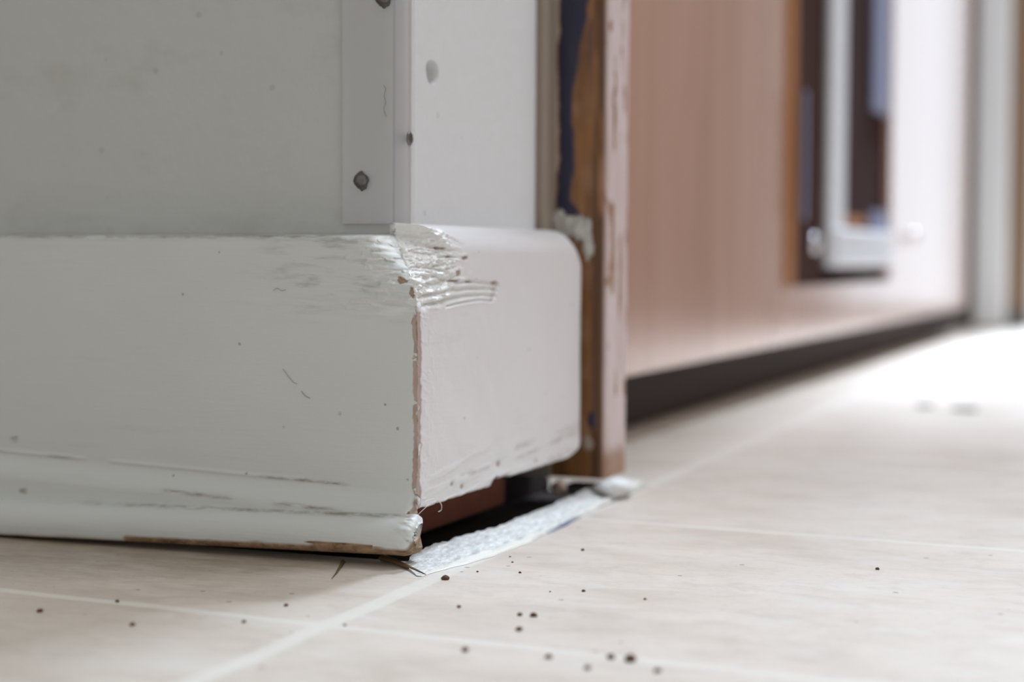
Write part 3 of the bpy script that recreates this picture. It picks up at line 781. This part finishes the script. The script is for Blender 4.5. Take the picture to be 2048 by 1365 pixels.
# ------------------------------------------------------------------ hairs, fibres, splinters, cracks
def hair(pts, r, mat, label, cat='hair', group=None, name='hair'):
    tag(ctube(name, pts, r, mat), label, cat, group)
def on_board(pairs):  # (x, z) on the left board face
    return [(x, -T-.0003, z) for x, z in pairs]
hair(on_board([(-.0235, .0522), (-.0222, .0508), (-.0205, .0500)]), .00007, M_hair, 'short dark hair stuck on the middle of the wide white board')
hair(on_board([(-.0302, .0590), (-.0275, .0560), (-.0262, .0548), (-.0250, .0545)]), .00006, M_hair, 'fine curved hair lying above the middle of the wide white board, left of the gouges')
hair(on_board([(-.0335, .0838), (-.0322, .0845), (-.0305, .0838), (-.0290, .0842)]), .00006, M_hair, 'thin wavy hair near the top of the wide white board')
hair([(-.0022, -.0018, .1490), (-.0014, -.0019, .1475), (-.0020, -.0019, .1455), (-.0014, -.0018, .1435), (-.0021, -.0019, .1415), (-.0012, -.0018, .139)], .00006, M_hair, 'wavy dark hair caught on the corner guard')
hair([(.0165, -.0150, .0175), (.0178, -.0120, .0190), (.0190, -.0085, .0192), (.0200, -.0062, .0175), (.0198, -.0055, .0155), (.0192, -.0065, .0150)], .00012, M_fibre, 'curled white fibre hanging at the mitred corner over the dark gap', 'fibre', name='paint_fibre')
hair([(.0168, -.0175, .0150), (.0175, -.0145, .0165), (.0180, -.0100, .0180)], .00009, M_fibre, 'straight white fibre below the mitred corner', 'fibre', name='paint_fibre')
def splinter(pts, w, name, label, cat, mat):
    p = np.array(pts); V, Fc = [], []
    n = len(p)
    for i, q in enumerate(p):
        d = p[min(i+1, n-1)]-p[max(i-1, 0)]; d = d[:2]/np.hypot(*d[:2]); nn = np.array([-d[1], d[0]])
        k = w*(1-i/(n-1))**.8+.00008
        for a in range(6):
            t = 2*math.pi*a/6
            V.append((q[0]+nn[0]*k*math.cos(t), q[1]+nn[1]*k*math.cos(t), max(q[2]+k*.6*math.sin(t), .0001)))
    for i in range(n-1):
        for a in range(6): Fc.append((i*6+a, i*6+(a+1) % 6, (i+1)*6+(a+1) % 6, (i+1)*6+a))
    tag(mesh_obj(name, V, Fc, mat), label, cat)
splinter([(.0050, -.0170, .0012), (.0105, -.0205, .0011), (.0165, -.0255, .0009), (.0225, -.0300, .0006), (.0272, -.0335, .0003)], .0016, 'wood_splinter', 'dark pointed wood splinter lying on the floor at the shoe moulding end', 'splinter', M_splinter)
splinter([(-.0060, -.0225, .0003), (-.0025, -.0310, .0003), (.0012, -.0410, .0002), (.0042, -.0500, .0002)], .0006, 'wood_sliver', 'thin dark sliver lying on the floor left of the splinter', 'splinter', M_splinter)

# crumbs
crumbs = [(265, 1252, 1.0), (488, 1246, .8), (572, 1213, .9), (1040, 1232, 1.0), (1067, 1234, 1.3), (1038, 1262, 1.3), (918, 1216, .8), (891, 1160, 1.6),
          (1167, 1184, .8), (1165, 1102, .8), (1262, 1323, 2.0), (1222, 1318, 1.4), (1097, 1317, 1.2), (930, 1303, 1.2), (80, 1225, 1.2), (1290, 1200, .6),
          (1040, 1147, .6), (1025, 1126, .5), (1175, 1339, 1.1), (1315, 1345, 1.1), (1755, 1140, .9), (235, 1205, .8), (1100, 1185, .4), (1020, 1115, .5), (955, 1145, .5), (690, 1252, .6)]
def floor_at(px, py):
    d = Fv*FPX+R2*(px-1024)-U2*(py-682.5)
    s = -H/d.z
    return CX+d.x*s, CY+d.y*s
protos = []
for k, (px, py, s) in enumerate(crumbs):
    x, y = floor_at(px, py)
    if k < 3:
        o = lump('floor_crumb', (x, y, 0), (.00075*s, .00075*s, .0005*s), M_crumb, 11+k, sub=2)
        protos.append((o, s))
    else:
        p0, s0 = protos[k % 3]
        o = p0.copy(); COL.objects.link(o); o.scale = (s/s0,)*3; o.rotation_euler = (0, 0, k*1.3)
    o.location = (x, y, .0003*s)
    tag(o, 'tiny reddish brown crumb on the beige stone-print floor', 'crumb', 'crumbs scattered over the floor')
for px, py, r, lb in ((1850, 815, .006, 'small blurred dark dirt clump on the bright floor, the left of two'), (1930, 821, .009, 'larger blurred dark dirt clump on the bright floor, the right of two')):
    x, y = floor_at(px, py)
    tag(lump('dirt_clump', (x, y, .0006), (r, r*.9, .0011), simple('grey_dirt', (.10, .10, .11), .9), 13, rot=.4), lb, 'dirt')

# ------------------------------------------------------------------ varnished door standing open beyond the casing, with a pet flap
K = 0.92
def dy(y): return CY+(y+0.50392)*K        # survey distances rescaled to this door plane
XD = -0.0269; ZD = 0.0352
def dz(z): return H-(H-z)*K
door = bpy.data.objects.new('door_1', None); COL.objects.link(door); door.location = (XD, dy(.36), 0); door['kind'] = 'structure'
door['label'] = 'reddish brown varnished door standing open with a gap under it'; door['category'] = 'door'
def dpart(name, bs_, mat, parent=door, bevel=.0):
    ox, oy = XD, dy(.36)
    o = boxes(name, [(a-ox, b-ox, c-oy, d-oy, e, f) for a, b, c, d, e, f in bs_], mat, parent, bevel)
    return o
y0, y1 = dy(.36), dy(1.945)
ya, yb = dy(.800), dy(1.30)      # opening cut in the door
zo = dz(.0735)                    # bottom of the opening
th = .028
ztop = 2.05; zot = .62
dpart('door_panel', [(XD-th, XD, y0, ya, ZD, ztop), (XD-th, XD, yb, y1, ZD, ztop), (XD-th, XD, ya, yb, ZD, zo), (XD-th, XD, ya, yb, zot, ztop)], M_door)
flap = bpy.data.objects.new('pet_flap', None); COL.objects.link(flap); flap.parent = door
pf = lambda n, b, m, bev=.001: (dpart(n, b, m, flap, bev))
y595, y655, y690, y752 = dy(.842), dy(.975), dy(1.040), dy(1.205)
pf('cut_edge', [(XD-.026, XD+.0015, ya, y595-.006, zo, zot)], M_orange)
pf('flap_frame', [(XD-.026, XD-.003, y595-.006, y655-.012, zo, zot)], M_frame)
pf('frame_highlight', [(XD+.0042, XD+.007, y595-.004, y595+.004, dz(.125), dz(.225))], M_bluegrey)  # highlight on the dark frame, added as a blue-grey strip
pf('frame_bar', [(XD-.006, XD+.0025, y655-.004, y690-.004, dz(.088), zot)], M_white_plastic, .004)
pf('opening_backing', [(XD-.012, XD-.006, y655-.012, yb, zo, zot)], M_opening)  # dark sheet added for the shadowed inside of the opening
pf('flap_catch', [(XD-.006, XD-.004, y690+.02, y752-.02, dz(.125), dz(.135))], M_orange)
pf('seal_strip', [(XD-.006, XD-.002, y752, yb-.004, dz(.24), zot)], M_bluegrey)
pf('seal_strip', [(XD-.006, XD-.002, y752, yb-.004, dz(.122), dz(.142))], M_bluegrey)
pf('bottom_sill', [(XD-.010, XD+.006, y655+.004, dy(1.275), dz(.0875), dz(.105)), (XD-.010, XD+.006, y655+.004, dy(1.29), dz(.1058), dz(.122))], M_white_plastic, .003)
for (yy, zz) in ((dy(.883), dz(.1072)), (dy(1.426), dz(.119))):
    o = lump('screw', (.006, yy-dy(.36), zz), (.0035, .010, .0075), M_screw, 2, parent=flap, rough=.02)

# wall beside the door, its dark skirting seen through the gap
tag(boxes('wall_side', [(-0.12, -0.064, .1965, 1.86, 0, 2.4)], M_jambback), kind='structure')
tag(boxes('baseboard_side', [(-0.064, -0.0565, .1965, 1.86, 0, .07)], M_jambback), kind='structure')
# far wall with the glazed door that lets the daylight in
YF = 2.07
tag(boxes('wall_far', [(-2.4, 0.022, YF, YF+.1, 0, 2.4), (0.202, 3.0, YF, YF+.1, 0, 2.4), (0.022, 0.202, YF, YF+.1, 2.17, 2.4)], M_brownwall), kind='structure')
tag(boxes('baseboard_far', [(-2.4, 0.022, YF-.012, YF, 0, .019)], M_greybase, bevel=.003), kind='structure')
tag(boxes('trim_3', [(-0.050, -0.006, YF-.035, YF-.001, 0, 2.1)], M_post, bevel=.006), kind='structure')
win = boxes('window_1', [(.0225, .034, YF+.02, YF+.06, 0, 2.17), (.190, .2015, YF+.02, YF+.06, 0, 2.17), (.034, .190, YF+.02, YF+.06, 2.15, 2.17), (.034, .190, YF+.02, YF+.06, 0, .015)], M_post)
tag(win, kind='structure')
